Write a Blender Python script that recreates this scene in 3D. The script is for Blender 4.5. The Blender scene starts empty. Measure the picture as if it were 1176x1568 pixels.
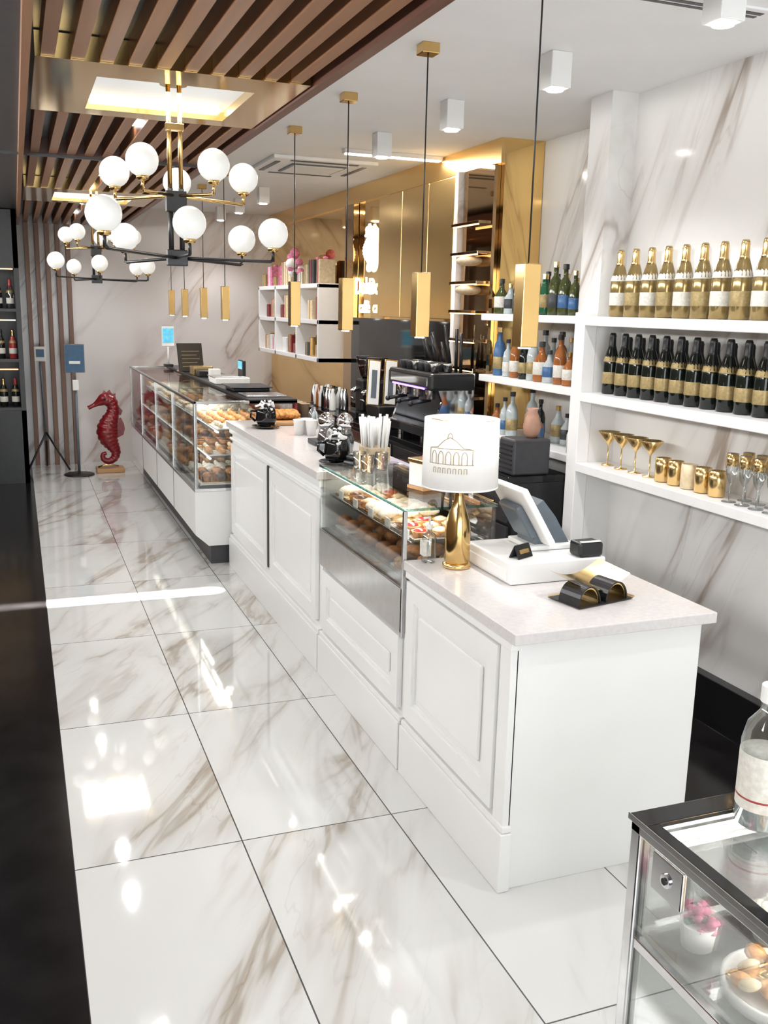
import bpy, bmesh, math, random
from mathutils import Vector, Matrix
random.seed(7)
S=bpy.context.scene
# ------------------------------------------------------------ materials
def newmat(name):
    m=bpy.data.materials.new(name); m.use_nodes=True
    nt=m.node_tree; b=nt.nodes['Principled BSDF']; return m,nt,b
def mat(name,col,rough=.5,metal=0,emit=0,ecol=None,coat=0,var=0.0,vscale=20,bump=0,trans=0,sub=0):
    m,nt,b=newmat(name)
    b.inputs['Base Color'].default_value=(*col,1)
    b.inputs['Roughness'].default_value=rough
    b.inputs['Metallic'].default_value=metal
    b.inputs['Coat Weight'].default_value=coat
    b.inputs['Coat Roughness'].default_value=.05
    if emit:
        b.inputs['Emission Color'].default_value=(*(ecol or col),1)
        b.inputs['Emission Strength'].default_value=emit
    if trans: b.inputs['Transmission Weight'].default_value=trans
    if var or bump:
        g=nt.nodes.new('ShaderNodeNewGeometry'); n=nt.nodes.new('ShaderNodeTexNoise')
        n.inputs['Scale'].default_value=vscale; n.inputs['Detail'].default_value=4
        nt.links.new(g.outputs['Position'],n.inputs['Vector'])
        if var:
            mx=nt.nodes.new('ShaderNodeMix'); mx.data_type='RGBA'
            mx.inputs[6].default_value=(*[c*(1-var) for c in col],1)
            mx.inputs[7].default_value=(*[min(1,c*(1+var)) for c in col],1)
            mr=nt.nodes.new('ShaderNodeMapRange'); mr.inputs[1].default_value=.35; mr.inputs[2].default_value=.65
            nt.links.new(n.outputs['Fac'],mr.inputs[0]); nt.links.new(mr.outputs[0],mx.inputs[0])
            nt.links.new(mx.outputs[2],b.inputs['Base Color'])
        if bump:
            bp=nt.nodes.new('ShaderNodeBump'); bp.inputs['Strength'].default_value=bump; bp.inputs['Distance'].default_value=.01
            nt.links.new(n.outputs['Fac'],bp.inputs['Height']); nt.links.new(bp.outputs[0],b.inputs['Normal'])
    return m
def glassmat(name,tint=(1,1,1),refl=.08,rough=.0):
    m=bpy.data.materials.new(name); m.use_nodes=True; nt=m.node_tree; nt.nodes.clear()
    o=nt.nodes.new('ShaderNodeOutputMaterial'); mx=nt.nodes.new('ShaderNodeMixShader')
    t=nt.nodes.new('ShaderNodeBsdfTransparent'); t.inputs[0].default_value=(*tint,1)
    g=nt.nodes.new('ShaderNodeBsdfGlossy'); g.inputs['Roughness'].default_value=rough
    lw=nt.nodes.new('ShaderNodeLayerWeight'); lw.inputs['Blend'].default_value=.25
    ma=nt.nodes.new('ShaderNodeMath'); ma.operation='MULTIPLY_ADD'; ma.inputs[1].default_value=.6; ma.inputs[2].default_value=refl
    nt.links.new(lw.outputs['Fresnel'],ma.inputs[0]); nt.links.new(ma.outputs[0],mx.inputs[0])
    nt.links.new(t.outputs[0],mx.inputs[1]); nt.links.new(g.outputs[0],mx.inputs[2]); nt.links.new(mx.outputs[0],o.inputs[0])
    return m
def marble(name,base,vein,long,perp,third,scale=1.4,stretch=.22,rough=.1,tile=None,strength=1.0,grout=(.25,.24,.23),coat=0,w1=.02,w2=.1,gw=.0022):
    m,nt,b=newmat(name); N=nt.nodes.new; L=nt.links.new
    g=N('ShaderNodeNewGeometry'); pos=g.outputs['Position']
    def math_(op,a,bb=None,c=None):
        n=N('ShaderNodeMath'); n.operation=op
        for i,v in enumerate((a,bb,c)):
            if v is None: continue
            if isinstance(v,(int,float)): n.inputs[i].default_value=v
            else: L(v,n.inputs[i])
        return n.outputs[0]
    vec=pos; line=None
    if tile:
        ax,ay,x0,y0,w,h=tile
        sx=N('ShaderNodeSeparateXYZ'); L(pos,sx.inputs[0])
        u=math_('DIVIDE',math_('SUBTRACT',sx.outputs[ax],x0),w); v=math_('DIVIDE',math_('SUBTRACT',sx.outputs[ay],y0),h)
        cu=math_('FLOOR',u); cv=math_('FLOOR',v); fu=math_('FRACT',u); fv=math_('FRACT',v)
        du=math_('MULTIPLY',math_('MINIMUM',fu,math_('SUBTRACT',1,fu)),w)
        dv=math_('MULTIPLY',math_('MINIMUM',fv,math_('SUBTRACT',1,fv)),h)
        line=math_('LESS_THAN',math_('MINIMUM',du,dv),gw)
        cx=N('ShaderNodeCombineXYZ'); L(cu,cx.inputs[0]); L(cv,cx.inputs[1])
        wn=N('ShaderNodeTexWhiteNoise'); wn.noise_dimensions='3D'; L(cx.outputs[0],wn.inputs['Vector'])
        sc=N('ShaderNodeVectorMath'); sc.operation='SCALE'; sc.inputs['Scale'].default_value=9
        L(wn.outputs['Color'],sc.inputs[0])
        ad=N('ShaderNodeVectorMath'); ad.operation='ADD'; L(pos,ad.inputs[0]); L(sc.outputs[0],ad.inputs[1]); vec=ad.outputs[0]
    cm=N('ShaderNodeCombineXYZ')
    for i,(d,s) in enumerate(((long,scale*stretch),(perp,scale),(third,scale*.6))):
        dn=N('ShaderNodeVectorMath'); dn.operation='DOT_PRODUCT'; L(vec,dn.inputs[0])
        dn.inputs[1].default_value=Vector(d).normalized()*s; L(dn.outputs['Value'],cm.inputs[i])
    def noise(scale,detail,dist):
        n=N('ShaderNodeTexNoise'); n.inputs['Scale'].default_value=scale; n.inputs['Detail'].default_value=detail
        n.inputs['Distortion'].default_value=dist; n.inputs['Roughness'].default_value=.5
        L(cm.outputs[0],n.inputs['Vector']); return n.outputs['Fac']
    def mr(v,a,bb,c,d):
        n=N('ShaderNodeMapRange'); n.interpolation_type='SMOOTHSTEP'
        for i,x in enumerate((a,bb,c,d)): n.inputs[i+1].default_value=x
        L(v,n.inputs[0]); return n.outputs[0]
    n1=noise(1.5,4,.5); n2=noise(.9,3,.3); n3=noise(3.0,4,.4)
    r1=math_('ABSOLUTE',math_('SUBTRACT',n1,.5)); r3=math_('ABSOLUTE',math_('SUBTRACT',n3,.52))
    sharp=mr(r1,0,w1,1,0); soft=mr(r1,0,w2,1,0); fine=mr(r3,0,.02,1,0)
    mask=mr(n2,.42,.62,0,1)
    v=math_('ADD',math_('MULTIPLY',sharp,.55),math_('MULTIPLY',soft,.45))
    v=math_('ADD',math_('MULTIPLY',v,mask),math_('MULTIPLY',math_('MULTIPLY',fine,mask),.2))
    v=math_('MINIMUM',math_('MULTIPLY',v,strength),1)
    mx=N('ShaderNodeMix'); mx.data_type='RGBA'; mx.inputs[6].default_value=(*base,1); mx.inputs[7].default_value=(*vein,1)
    L(v,mx.inputs[0]); out=mx.outputs[2]
    if line is not None:
        m2=N('ShaderNodeMix'); m2.data_type='RGBA'; L(line,m2.inputs[0]); L(out,m2.inputs[6]); m2.inputs[7].default_value=(*grout,1); out=m2.outputs[2]
    L(out,b.inputs['Base Color']); b.inputs['Roughness'].default_value=rough
    b.inputs['Coat Weight'].default_value=coat; b.inputs['Coat Roughness'].default_value=.03
    return m
def woodmat(name,c1,c2,long,rough=.4):
    m,nt,b=newmat(name); N=nt.nodes.new; L=nt.links.new
    g=N('ShaderNodeNewGeometry'); mp=N('ShaderNodeMapping'); L(g.outputs['Position'],mp.inputs['Vector'])
    s=[30,30,30]; s[long]=1.5; mp.inputs['Scale'].default_value=s
    n=N('ShaderNodeTexNoise'); n.inputs['Scale'].default_value=1; n.inputs['Detail'].default_value=5; L(mp.outputs[0],n.inputs['Vector'])
    mx=N('ShaderNodeMix'); mx.data_type='RGBA'; mx.inputs[6].default_value=(*c1,1); mx.inputs[7].default_value=(*c2,1)
    L(n.outputs['Fac'],mx.inputs[0]); L(mx.outputs[2],b.inputs['Base Color']); b.inputs['Roughness'].default_value=rough
    return m
M={}
M['floor']=marble('floor_marble_tile',(.68,.68,.665),(.33,.275,.21),(.55,1,0),(1,-.55,0),(0,0,1),scale=2.3,stretch=.22,rough=.06,tile=(0,1,.09,3.18,.6,1.2),strength=.8,grout=(.07,.07,.07),coat=.6,w1=.035,w2=.14,gw=.0026)
M['wallR']=marble('wall_marble_right',(.78,.77,.75),(.32,.25,.20),(0,-.42,1),(0,1,.42),(1,0,0),scale=1.9,stretch=.18,rough=.1,strength=.9,w1=.035,w2=.12)
M['wallB']=marble('wall_marble_back',(.70,.66,.635),(.40,.32,.27),(.8,0,1),(1,0,-.8),(0,1,0),scale=2.0,stretch=.22,rough=.15,strength=.95,w1=.035,w2=.12)
M['white']=mat('white_plaster',(.86,.87,.88),.7,var=.015,vscale=3)
M['lacq']=mat('white_lacquer',(.82,.82,.81),.28,var=.01,vscale=4)
M['quartz']=mat('quartz_top',(.64,.61,.60),.15,var=.04,vscale=60)
M['shelfw']=mat('shelf_white',(.86,.85,.84),.3,var=.01)
M['black']=mat('black_satin',(.010,.010,.011),.35,var=.2)
M['blackg']=mat('black_gloss',(.007,.007,.008),.06,var=.2,vscale=3)
M['blackfloor']=mat('black_floor_tile',(.009,.008,.008),.16,var=.3,vscale=6)
M['dark']=mat('dark_grey',(.04,.04,.045),.4,var=.1)
M['leftwall']=woodmat('walnut_wall_panel',(.20,.13,.08),(.32,.22,.14),2)
M['backing']=mat('slat_backing',(.10,.13,.14),.3,var=.1,vscale=2)
M['wood']=woodmat('slat_wood',(.19,.080,.034),(.32,.155,.075),1)
M['woodv']=woodmat('slat_wood_vertical',(.17,.09,.06),(.28,.16,.11),2)
M['woodd']=woodmat('fascia_wood',(.09,.03,.018),(.15,.065,.04),1)
M['brass']=mat('polished_brass',(.70,.47,.19),.16,1,var=.04,vscale=8)
M['gold']=mat('gold_foil',(.76,.54,.24),.22,1,var=.05)
M['mirror']=mat('gold_mirror',(.88,.60,.24),.04,1,var=.03,vscale=1)
M['brushed']=mat('brushed_gold_panel',(.92,.64,.27),.24,1,var=.05,vscale=1.5)
M['panelgold']=mat('ceiling_panel_gold',(.74,.50,.20),.10,1,var=.03,vscale=1)
M['bronze']=mat('bronze_mirror',(.50,.34,.19),.04,1,var=.03,vscale=1)
M['steel']=mat('brushed_steel',(.66,.66,.66),.2,1,var=.05)
M['chrome']=mat('chrome',(.8,.8,.82),.06,1,var=.02)
M['glass']=glassmat('clear_glass',(.97,.985,.98),.05)
M['glassg']=glassmat('clear_glass_edge',(.55,.75,.70),.12)
M['glassd']=glassmat('smoked_glass',(.35,.25,.22),.12)
M['jar']=glassmat('jar_glass',(.88,.9,.9),.14)
M['globe']=mat('opal_globe',(.66,.67,.65),.2,emit=.24,ecol=(1,.99,.95),var=.01)
M['lamp']=mat('lamp_emitter',(1,1,1),.5,emit=18,ecol=(1,.98,.95),var=.01)
M['led']=mat('led_strip',(1,1,1),.5,emit=6,ecol=(1,.97,.92),var=.01)
M['ledwarm']=mat('led_strip_warm',(1,.7,.4),.5,emit=2.5,ecol=(1,.62,.3),var=.01)
M['ledpurple']=mat('led_violet',(.4,.2,1),.5,emit=3,ecol=(.35,.15,1),var=.01)
M['panel']=mat('light_panel',(.5,.53,.52),.2,emit=.3,ecol=(.93,.97,1),var=.03,vscale=2)
M['shade']=mat('lampshade_fabric',(.80,.79,.77),.7,emit=.05,ecol=(1,.97,.92),var=.02)
M['red']=mat('red_lacquer',(.22,.008,.014),.3,coat=.3,var=.15,vscale=12)
M['maroon']=mat('maroon_panel',(.20,.025,.025),.25,var=.2)
M['wood2']=woodmat('light_wood',(.42,.22,.09),(.6,.35,.16),0)
M['crois']=mat('croissant_crust',(.58,.27,.08),.5,var=.4,vscale=60,bump=.4)
M['bread']=mat('bread_crust',(.38,.15,.04),.5,var=.4,vscale=40,bump=.3)
M['cream']=mat('cream_icing',(.76,.63,.42),.45,var=.1,vscale=40)
M['sugar']=mat('powder_sugar',(.80,.75,.67),.8,var=.1,vscale=60,bump=.3)
M['choc']=mat('chocolate',(.10,.04,.02),.3,var=.3)
M['jam']=mat('berry_jam',(.45,.03,.03),.15,var=.3,vscale=50)
M['tray']=mat('tray_ceramic',(.70,.69,.67),.3,var=.02)
M['champ']=mat('champagne_gold_glass',(.33,.24,.10),.12,.55,var=.12)
M['dkgreen']=mat('dark_green_glass',(.007,.010,.008),.07,var=.2)
M['olive']=mat('olive_glass',(.06,.07,.02),.08,var=.2)
M['labelw']=mat('label_white',(.66,.64,.58),.6,var=.1,vscale=90)
M['labelg']=mat('label_gold',(.36,.27,.12),.4,.3,var=.15,vscale=90)
M['amber']=mat('amber_liquor',(.32,.11,.03),.08,var=.1)
M['greenb']=mat('green_glass',(.02,.10,.045),.08,var=.1)
M['blueb']=mat('blue_label',(.05,.13,.28),.3,var=.1)
M['redb']=mat('red_label',(.30,.03,.03),.3,var=.1)
M['clearb']=mat('clear_bottle',(.45,.50,.50),.06,var=.08)
M['pink']=mat('pink_petals',(.70,.22,.34),.6,var=.3,vscale=50)
M['paper']=mat('paper_white',(.80,.80,.78),.6,var=.02)
M['blue']=mat('sign_blue',(.03,.10,.19),.4,var=.1)
M['greyp']=mat('grey_plastic',(.12,.145,.17),.35,var=.05)
M['neon']=mat('sign_white_light',(1,1,1),.5,emit=3,ecol=(1,1,1),var=.01)
M['screen']=mat('screen_glow',(.1,.3,.4),.1,emit=.6,ecol=(.1,.5,.7),var=.3,vscale=30)
M['peach']=mat('terracotta',(.42,.23,.16),.5,var=.1)
M['beigep']=mat('beige_packaging',(.54,.43,.28),.5,var=.15,vscale=30)

# ------------------------------------------------------------ builder
class B:
    def __init__(s,name): s.name=name; s.v=[]; s.f=[]; s.m=[]; s.sm=[]; s.mats=[]
    def mi(s,k):
        m=M[k]
        if m not in s.mats: s.mats.append(m)
        return s.mats.index(m)
    def add(s,vs,fs,k,smooth=False,mx=None):
        o=len(s.v); i=s.mi(k)
        for p in vs:
            p=Vector(p)
            if mx is not None: p=mx@p
            s.v.append(p)
        for f in fs: s.f.append([o+a for a in f]); s.m.append(i); s.sm.append(smooth)
    def box(s,x0,x1,y0,y1,z0,z1,k,bev=0,mx=None):
        bm=bmesh.new(); bmesh.ops.create_cube(bm,size=1)
        for v in bm.verts: v.co=Vector(((x0+x1)/2+v.co.x*(x1-x0),(y0+y1)/2+v.co.y*(y1-y0),(z0+z1)/2+v.co.z*(z1-z0)))
        if bev: bmesh.ops.bevel(bm,geom=list(bm.edges),offset=bev,segments=2,affect='EDGES',profile=.5)
        bm.verts.index_update()
        s.add([v.co.copy() for v in bm.verts],[[v.index for v in f.verts] for f in bm.faces],k,False,mx); bm.free()
    def lathe(s,prof,c,k,seg=20,mx=None,smooth=True,scale=(1,1)):
        vs=[];fs=[]
        for r,z in prof:
            for i in range(seg):
                a=2*math.pi*i/seg; vs.append((r*scale[0]*math.cos(a),r*scale[1]*math.sin(a),z))
        n=len(prof)
        for j in range(n-1):
            for i in range(seg):
                i2=(i+1)%seg; fs.append([j*seg+i,j*seg+i2,(j+1)*seg+i2,(j+1)*seg+i])
        if prof[0][0]>1e-5: fs.append(list(range(seg))[::-1])
        if prof[-1][0]>1e-5: fs.append([(n-1)*seg+i for i in range(seg)])
        t=Matrix.Translation(Vector(c))
        if mx is not None: t=t@mx
        s.add(vs,fs,k,smooth,t)
    def cyl(s,c,r,h,k,seg=20,mx=None): # crisp
        e=min(r,h)*.06
        s.lathe([(r-e,0),(r,e),(r,h-e),(r-e,h)],c,k,seg,mx,smooth=False)
    def sphere(s,c,r,k,seg=20,sc=(1,1,1),mx=None):
        n=seg//2; prof=[(max(1e-6,math.sin(math.pi*i/n))*r,-math.cos(math.pi*i/n)*r) for i in range(n+1)]
        m=Matrix.Diagonal((*sc,1))
        if mx is not None: m=mx@m
        s.lathe(prof,c,k,seg,m)
    def tube(s,pts,r,k,seg=8,smooth=True,flat=1.0,cap=True):
        pts=[Vector(p) for p in pts]; rs=r if isinstance(r,(list,tuple)) else [r]*len(pts)
        vs=[];fs=[]; prevn=None
        for i,p in enumerate(pts):
            d=(pts[min(i+1,len(pts)-1)]-pts[max(i-1,0)]).normalized()
            if prevn is None:
                a=Vector((0,0,1)) if abs(d.z)<.9 else Vector((0,1,0)); n=d.cross(a).normalized()
            else:
                n=(prevn-d*prevn.dot(d)).normalized()
            prevn=n; b=d.cross(n)
            for j in range(seg):
                an=2*math.pi*j/seg; vs.append(p+n*math.cos(an)*rs[i]*flat+b*math.sin(an)*rs[i])
        for i in range(len(pts)-1):
            for j in range(seg):
                j2=(j+1)%seg; fs.append([i*seg+j,i*seg+j2,(i+1)*seg+j2,(i+1)*seg+j])
        if cap: fs.append(list(range(seg))[::-1]); fs.append([(len(pts)-1)*seg+j for j in range(seg)])
        s.add(vs,fs,k,smooth)
    def prism(s,poly,t,k,mx): # poly in local XY extruded +-t/2 in Z
        n=len(poly); vs=[(x,y,-t/2) for x,y in poly]+[(x,y,t/2) for x,y in poly]
        fs=[list(range(n))[::-1],[n+i for i in range(n)]]+[[i,(i+1)%n,n+(i+1)%n,n+i] for i in range(n)]
        s.add(vs,fs,k,False,mx)
    def done(s,parent=None,keep=False):
        xs=[p.x for p in s.v]; ys=[p.y for p in s.v]; zs=[p.z for p in s.v]
        o=Vector(((min(xs)+max(xs))/2,(min(ys)+max(ys))/2,min(zs)))
        if keep: o=Vector((0,0,0))
        me=bpy.data.meshes.new(s.name); me.from_pydata([p-o for p in s.v],[],s.f)
        for m in s.mats: me.materials.append(m)
        for i,p in enumerate(me.polygons): p.material_index=s.m[i]; p.use_smooth=s.sm[i]
        me.validate(); bm=bmesh.new(); bm.from_mesh(me); bmesh.ops.recalc_face_normals(bm,faces=bm.faces); bm.to_mesh(me); bm.free()
        ob=bpy.data.objects.new(s.name,me); S.collection.objects.link(ob); ob.location=o
        if parent:
            ob.parent=parent; ob.matrix_parent_inverse=Matrix.Translation(parent.location).inverted()
        return ob
def R(ax,deg): return Matrix.Rotation(math.radians(deg),4,ax)
def T(x,y,z): return Matrix.Translation((x,y,z))
def catmull(p,n=6):
    out=[]; q=[p[0]]+list(p)+[p[-1]]
    for i in range(1,len(q)-2):
        for t in range(n):
            u=t/n; out.append(tuple(.5*((2*q[i][a])+(-q[i-1][a]+q[i+1][a])*u+(2*q[i-1][a]-5*q[i][a]+4*q[i+1][a]-q[i+2][a])*u*u+(-q[i-1][a]+3*q[i][a]-3*q[i+1][a]+q[i+2][a])*u**3) for a in range(len(p[0]))))
    out.append(tuple(p[-1])); return out
def light(name,typ,loc,power,parent=None,col=(1,1,1),size=.1,size_y=None,rot=(0,0,0),spot=None,spread=None):
    l=bpy.data.lights.new(name,typ); l.energy=power; l.color=col
    if typ=='AREA':
        l.shape='RECTANGLE'; l.size=size; l.size_y=size_y or size
        if spread: l.spread=math.radians(spread)
    elif typ=='SPOT': l.spot_size=math.radians(spot or 90); l.spot_blend=.6; l.shadow_soft_size=size
    else: l.shadow_soft_size=size
    o=bpy.data.objects.new(name,l); S.collection.objects.link(o); o.location=loc; o.rotation_euler=[math.radians(a) for a in rot]
    if parent: o.parent=parent; o.matrix_parent_inverse=Matrix.Translation(parent.location).inverted()
    return o

CZ=3.1
# ------------------------------------------------------------ room shell
b=B('floor'); b.box(.09,2.26,-1.6,12.5,-.1,0,'floor'); b.box(2.26,3.6,-1.6,2.57,-.1,0,'floor'); b.box(2.26,3.6,2.57,12.5,-.1,0,'blackfloor'); b.box(-1.6,.09,-1.6,12.5,-.1,0,'blackfloor'); b.done(keep=True)
b=B('wall_right'); b.box(3.12,3.6,-1.6,4.5,0,CZ,'wallR'); b.box(2.96,3.6,4.5,4.7,0,CZ,'wallR'); b.box(3.42,3.6,4.7,12.5,0,CZ,'wallR'); b.done(keep=True)
b=B('wall_back'); b.box(-1.6,3.42,12.3,12.5,0,CZ,'wallB'); b.done(keep=True)
b=B('wall_left'); b.box(-1.6,-1.5,-1.6,12.3,0,CZ,'leftwall'); b.done(keep=True)
b=B('wall_front'); b.box(-1.5,-.9,-1.6,-1.5,0,CZ,'dark'); b.box(2.7,3.12,-1.6,-1.5,0,CZ,'dark'); b.box(-.9,2.7,-1.6,-1.5,2.65,CZ,'dark'); b.done(keep=True)
b=B('window_1')
for x in (-.9,.3,1.5,2.64): b.box(x,x+.06,-1.58,-1.52,0,2.65,'black',.005)
b.box(-.9,2.7,-1.58,-1.52,2.59,2.65,'black'); b.box(-.9,2.7,-1.58,-1.52,0,.06,'black'); b.box(-.84,2.64,-1.555,-1.545,.06,2.59,'glass'); win=b.done()
b=B('ceiling'); b.box(-1.6,3.6,-1.6,12.5,CZ,CZ+.1,'white'); b.box(-1.5,.07,-1.5,12.3,2.9,CZ,'dark'); b.done(keep=True)
b=B('linear_air_vent'); b.box(2.05,2.75,3.12,3.24,CZ-.008,CZ,'white'); b.box(2.08,2.72,3.15,3.175,CZ-.010,CZ-.006,'dark'); b.box(2.08,2.72,3.19,3.21,CZ-.010,CZ-.006,'dark'); b.done()
# ------------------------------------------------------------ slats
P1=(4.02,5.1); P2=(8.45,9.55)
b=B('wood_slat_ceiling')
b.box(.10,1.2,-1.5,12.25,3.0,3.02,'backing')
for i in range(10):
    x=.165+i*.107
    for (a,c) in ((-1.5,P1[0]),(P1[1],6.55),(6.6,P2[0]),(P2[1],12.2)):
        b.box(x-.025,x+.025,a,c,2.86,2.95,'wood')
b.box(1.2,1.245,-1.5,12.25,2.845,3.02,'woodd'); b.box(.07,.10,-1.5,12.25,2.83,3.02,'wood')
b.box(.1,1.2,6.55,6.6,2.85,2.96,'woodd')
b.box(.1,1.2,-1.5,12.2,2.95,2.955,'backing')
b.done()
b=B('wood_slat_wall')
for i in range(5):
    x=.165+i*.115; b.box(x-.026,x+.026,12.2,12.29,0,2.86,'woodv',.003)
b.done()
for P in (P1,P2):
    b=B('brass_ceiling_panel'); y0,y1=P[0]+.003,P[1]-.003; z0,z1=2.855,2.945
    b.box(.12,1.19,y0,y0+.24,z0,z1,'panelgold'); b.box(.12,1.19,y1-.14,y1,z0,z1,'panelgold')
    b.box(.12,.36,y0+.24,y1-.14,z0,z1,'panelgold'); b.box(1.01,1.19,y0+.24,y1-.14,z0,z1,'panelgold')
    b.box(.36,1.01,y0+.24,y1-.14,z0+.04,z0+.05,'panel')
    b.box(.38,.99,y0+.26,y0+.272,z0+.03,z0+.04,'led'); b.box(.38,.99,y1-.172,y1-.16,z0+.03,z0+.04,'led')
    o=b.done(); light('panel_light','AREA',(.68,(y0+y1)/2,2.855),5,o,(1,.98,.95),.6,.6)
# ------------------------------------------------------------ chandeliers
low=[(.33,3.84,2.29),(.69,4.08,2.29),(1.13,4.42,2.29),(1.09,4.90,2.29),(.54,5.12,2.29)]
up=[(.53,4.27,2.55),(.83,4.27,2.55),(1.04,4.63,2.55),(.46,4.72,2.55),(.78,4.95,2.55)]
def chandelier(dy):
    b=B('globe_chandelier'); hx,hy=.69,4.42+dy
    for dx in (-.024,.024): b.tube([(hx+dx,hy,2.90),(hx+dx,hy,2.46)],.010,'brass',10)
    b.cyl((hx,hy,2.885),.06,.02,'brass',24)
    for z in (2.7,): b.box(hx-.04,hx+.04,hy-.018,hy+.018,z,z+.03,'brass',.003)
    for dx in (-.024,.024): b.tube([(hx+dx,hy,2.46),(hx+dx,hy,2.14)],.0115,'black',10)
    b.box(hx-.045,hx+.045,hy-.02,hy+.02,2.13,2.2,'black',.004)
    b.box(hx-.045,hx+.045,hy-.02,hy+.02,2.36,2.45,'black',.004)
    for lst,za in ((low,2.165),(up,2.43)):
        for (x,y,z) in lst:
            y+=dy; base=z-.082
            b.tube([(hx,hy,za),(hx+(x-hx)*.97,hy+(y-hy)*.97,za+.0),(x,y,za+.01)],.0075,'black' if za<2.3 else 'brass',8)
            b.tube([(x,y,za),(x,y,base+.015)],.007,'black' if za<2.3 else 'brass',8)
            b.lathe([(.012,0),(.024,.006),(.027,.02),(.022,.022)],(x,y,base),'brass',16)
            b.sphere((x,y,z),.0685,'globe',28)
    return b.done()
c1=chandelier(0); c2=chandelier(4.5)
# ------------------------------------------------------------ pendants
for y in (3.04,4.12,5.2,6.28,8.56,9.6,10.75,11.7):
    b=B('brass_pendant_lamp'); x=1.75 if y>3.5 else 1.70
    b.box(x-.04,x+.04,y-.04,y+.04,CZ-.045,CZ,'brass',.004)
    b.tube([(x,y,CZ-.04),(x,y,2.12)],.0035,'black',6)
    b.box(x-.034,x+.034,y-.034,y+.034,1.84,2.13,'brass',.003); b.cyl((x,y,1.835),.022,.006,'lamp',16)
    o=b.done(); light('pendant_spot','SPOT',(x,y,1.825),4,o,(1,.96,.9),.03,spot=110)
# ------------------------------------------------------------ ceiling spots
for y in (1.8,2.9,4.01,5.12,6.22,9.5,10.6,11.6):
    b=B('ceiling_spotlight'); x=2.33
    b.box(x-.052,x+.052,y-.052,y+.052,CZ-.15,CZ,'lacq',.005); b.cyl((x,y,CZ-.158),.038,.01,'lamp',20)
    o=b.done(); light('spot','SPOT',(x,y,CZ-.17),34,o,(.98,.98,1),.04,spot=125)
# fill lamps added between the slats for more light in the aisle
for y in (1.2,2.5,5.7,7.3,8.0,10.3,11.4):
    b=B('slat_fill_lamp'); b.cyl((.647,y,2.925),.03,.025,'lamp',16); o=b.done(); light('aisle_fill_spot','SPOT',(.647,y,2.85),12,o,(.98,.98,1),.05,spot=140)
b=B('air_conditioner_cassette'); b.box(1.9,2.75,7.4,8.25,CZ-.03,CZ,'white',.008); b.box(2.1,2.55,7.6,8.05,CZ-.04,CZ-.028,'greyp',.004); b.box(2.12,2.53,7.62,8.03,CZ-.045,CZ-.035,'white',.004)
for (x0,x1,y0,y1) in ((1.95,1.99,7.55,8.1),(2.66,2.7,7.55,8.1),(2.05,2.6,7.45,7.49),(2.05,2.6,8.16,8.2)): b.box(x0,x1,y0,y1,CZ-.034,CZ-.028,'dark')
b.done()
b=B('linear_ceiling_light'); b.box(2.3,3.08,6.90,6.98,CZ-.03,CZ,'lacq',.004); b.box(2.32,3.07,6.91,6.97,CZ-.036,CZ-.028,'led'); o=b.done()
light('strip_light','AREA',(2.7,6.94,CZ-.045),18,o,(1,.97,.9),.7,.05)
# added fill light on the unseen left wall, brightens the counter fronts
b=B('left_fill_rail'); b.box(-1.499,-1.42,.5,10.5,2.35,2.75,'dark',.004); b.box(-1.42,-1.415,.52,10.48,2.38,2.72,'led'); o=b.done()
light('left_fill','AREA',(-1.40,5.5,2.5),85,o,(.95,.98,1),.3,9.8,rot=(0,-78,0))
b=B('slot_light'); b.box(-.3,1.15,6.50,6.52,2.835,2.85,'dark'); o=b.done()
light('slot_beam','AREA',(.45,6.40,2.83),16,o,(1,1,1),1.5,.012,spread=4)
light('daylight_window','AREA',(.9,-1.45,1.4),80,win,(.95,.98,1),3.4,2.4,rot=(90,0,0))

# ------------------------------------------------------------ gold wall
b=B('gold_mirror_wall')
b.box(3.12,3.415,5.97,12.29,0,CZ-.001,'mirror')
for (ya,yb) in ((6.58,7.05),(7.06,7.60),(7.61,8.15)): b.box(3.04,3.12,ya,yb,1.9,2.92,'brushed',.004)
b.box(3.09,3.12,5.97,12.29,2.94,CZ-.001,'brushed')
b.box(3.06,3.12,6.58,8.9,.9,1.88,'blackg'); b.box(3.03,3.12,6.5,6.56,0,2.94,'wallR',.004)
b.box(3.06,3.118,8.9,9.15,0,2.94,'bronze',.004)
b.done()
b=B('mirror_reflection_shelf'); b.box(3.07,3.118,6.02,6.48,1.1,2.94,'bronze')  # mirror reflection built as solid shelves with glowing strips
for i in range(8):
    z=1.15+i*.2; b.box(2.97,3.07,6.03,6.47,z,z+.02,'bronze',.002); b.box(2.975,2.985,6.05,6.45,z-.008,z,'ledwarm')
for z in (2.05,2.25): b.sphere((3.02,6.25,z+.06),.09,'beigep',16,(1,1.4,.4))
b.done()
# gift shelves
b=B('gift_shelf_unit')
for z in (2.16,1.80,1.42): b.box(2.84,3.117,9.3,11.85,z,z+.045,'shelfw',.004)
for y in (9.3,10.1,11.0,11.8): b.box(2.84,3.117,y,y+.045,1.42,2.2,'shelfw',.004)
gs=b.done()
b=B('gift_boxes')
cols=['beigep','paper','maroon','gold','pink','labelg','dark','cream']
for z in (1.466,1.846,2.206):
    y=9.4
    while y<11.7:
        w=random.uniform(.09,.2); h=random.uniform(.1,.26)
        if any(yy-.02<y+w and yy+.07>y for yy in (10.1,11.0,11.8)) and z<2.2: y+=.06; continue
        k=random.choice(cols); b.box(2.88,3.05,y,y+w,z,z+h,k,.006); b.box(2.875,3.055,y+w*.42,y+w*.58,z,z+h+.003,random.choice(['gold','redb','paper']))
        b.sphere((2.96,y+w*.5,z+h+.015),.03,'pink' if z>2.2 else 'gold',10,(1,1,.6)); y+=w+random.uniform(.03,.12)
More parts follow.
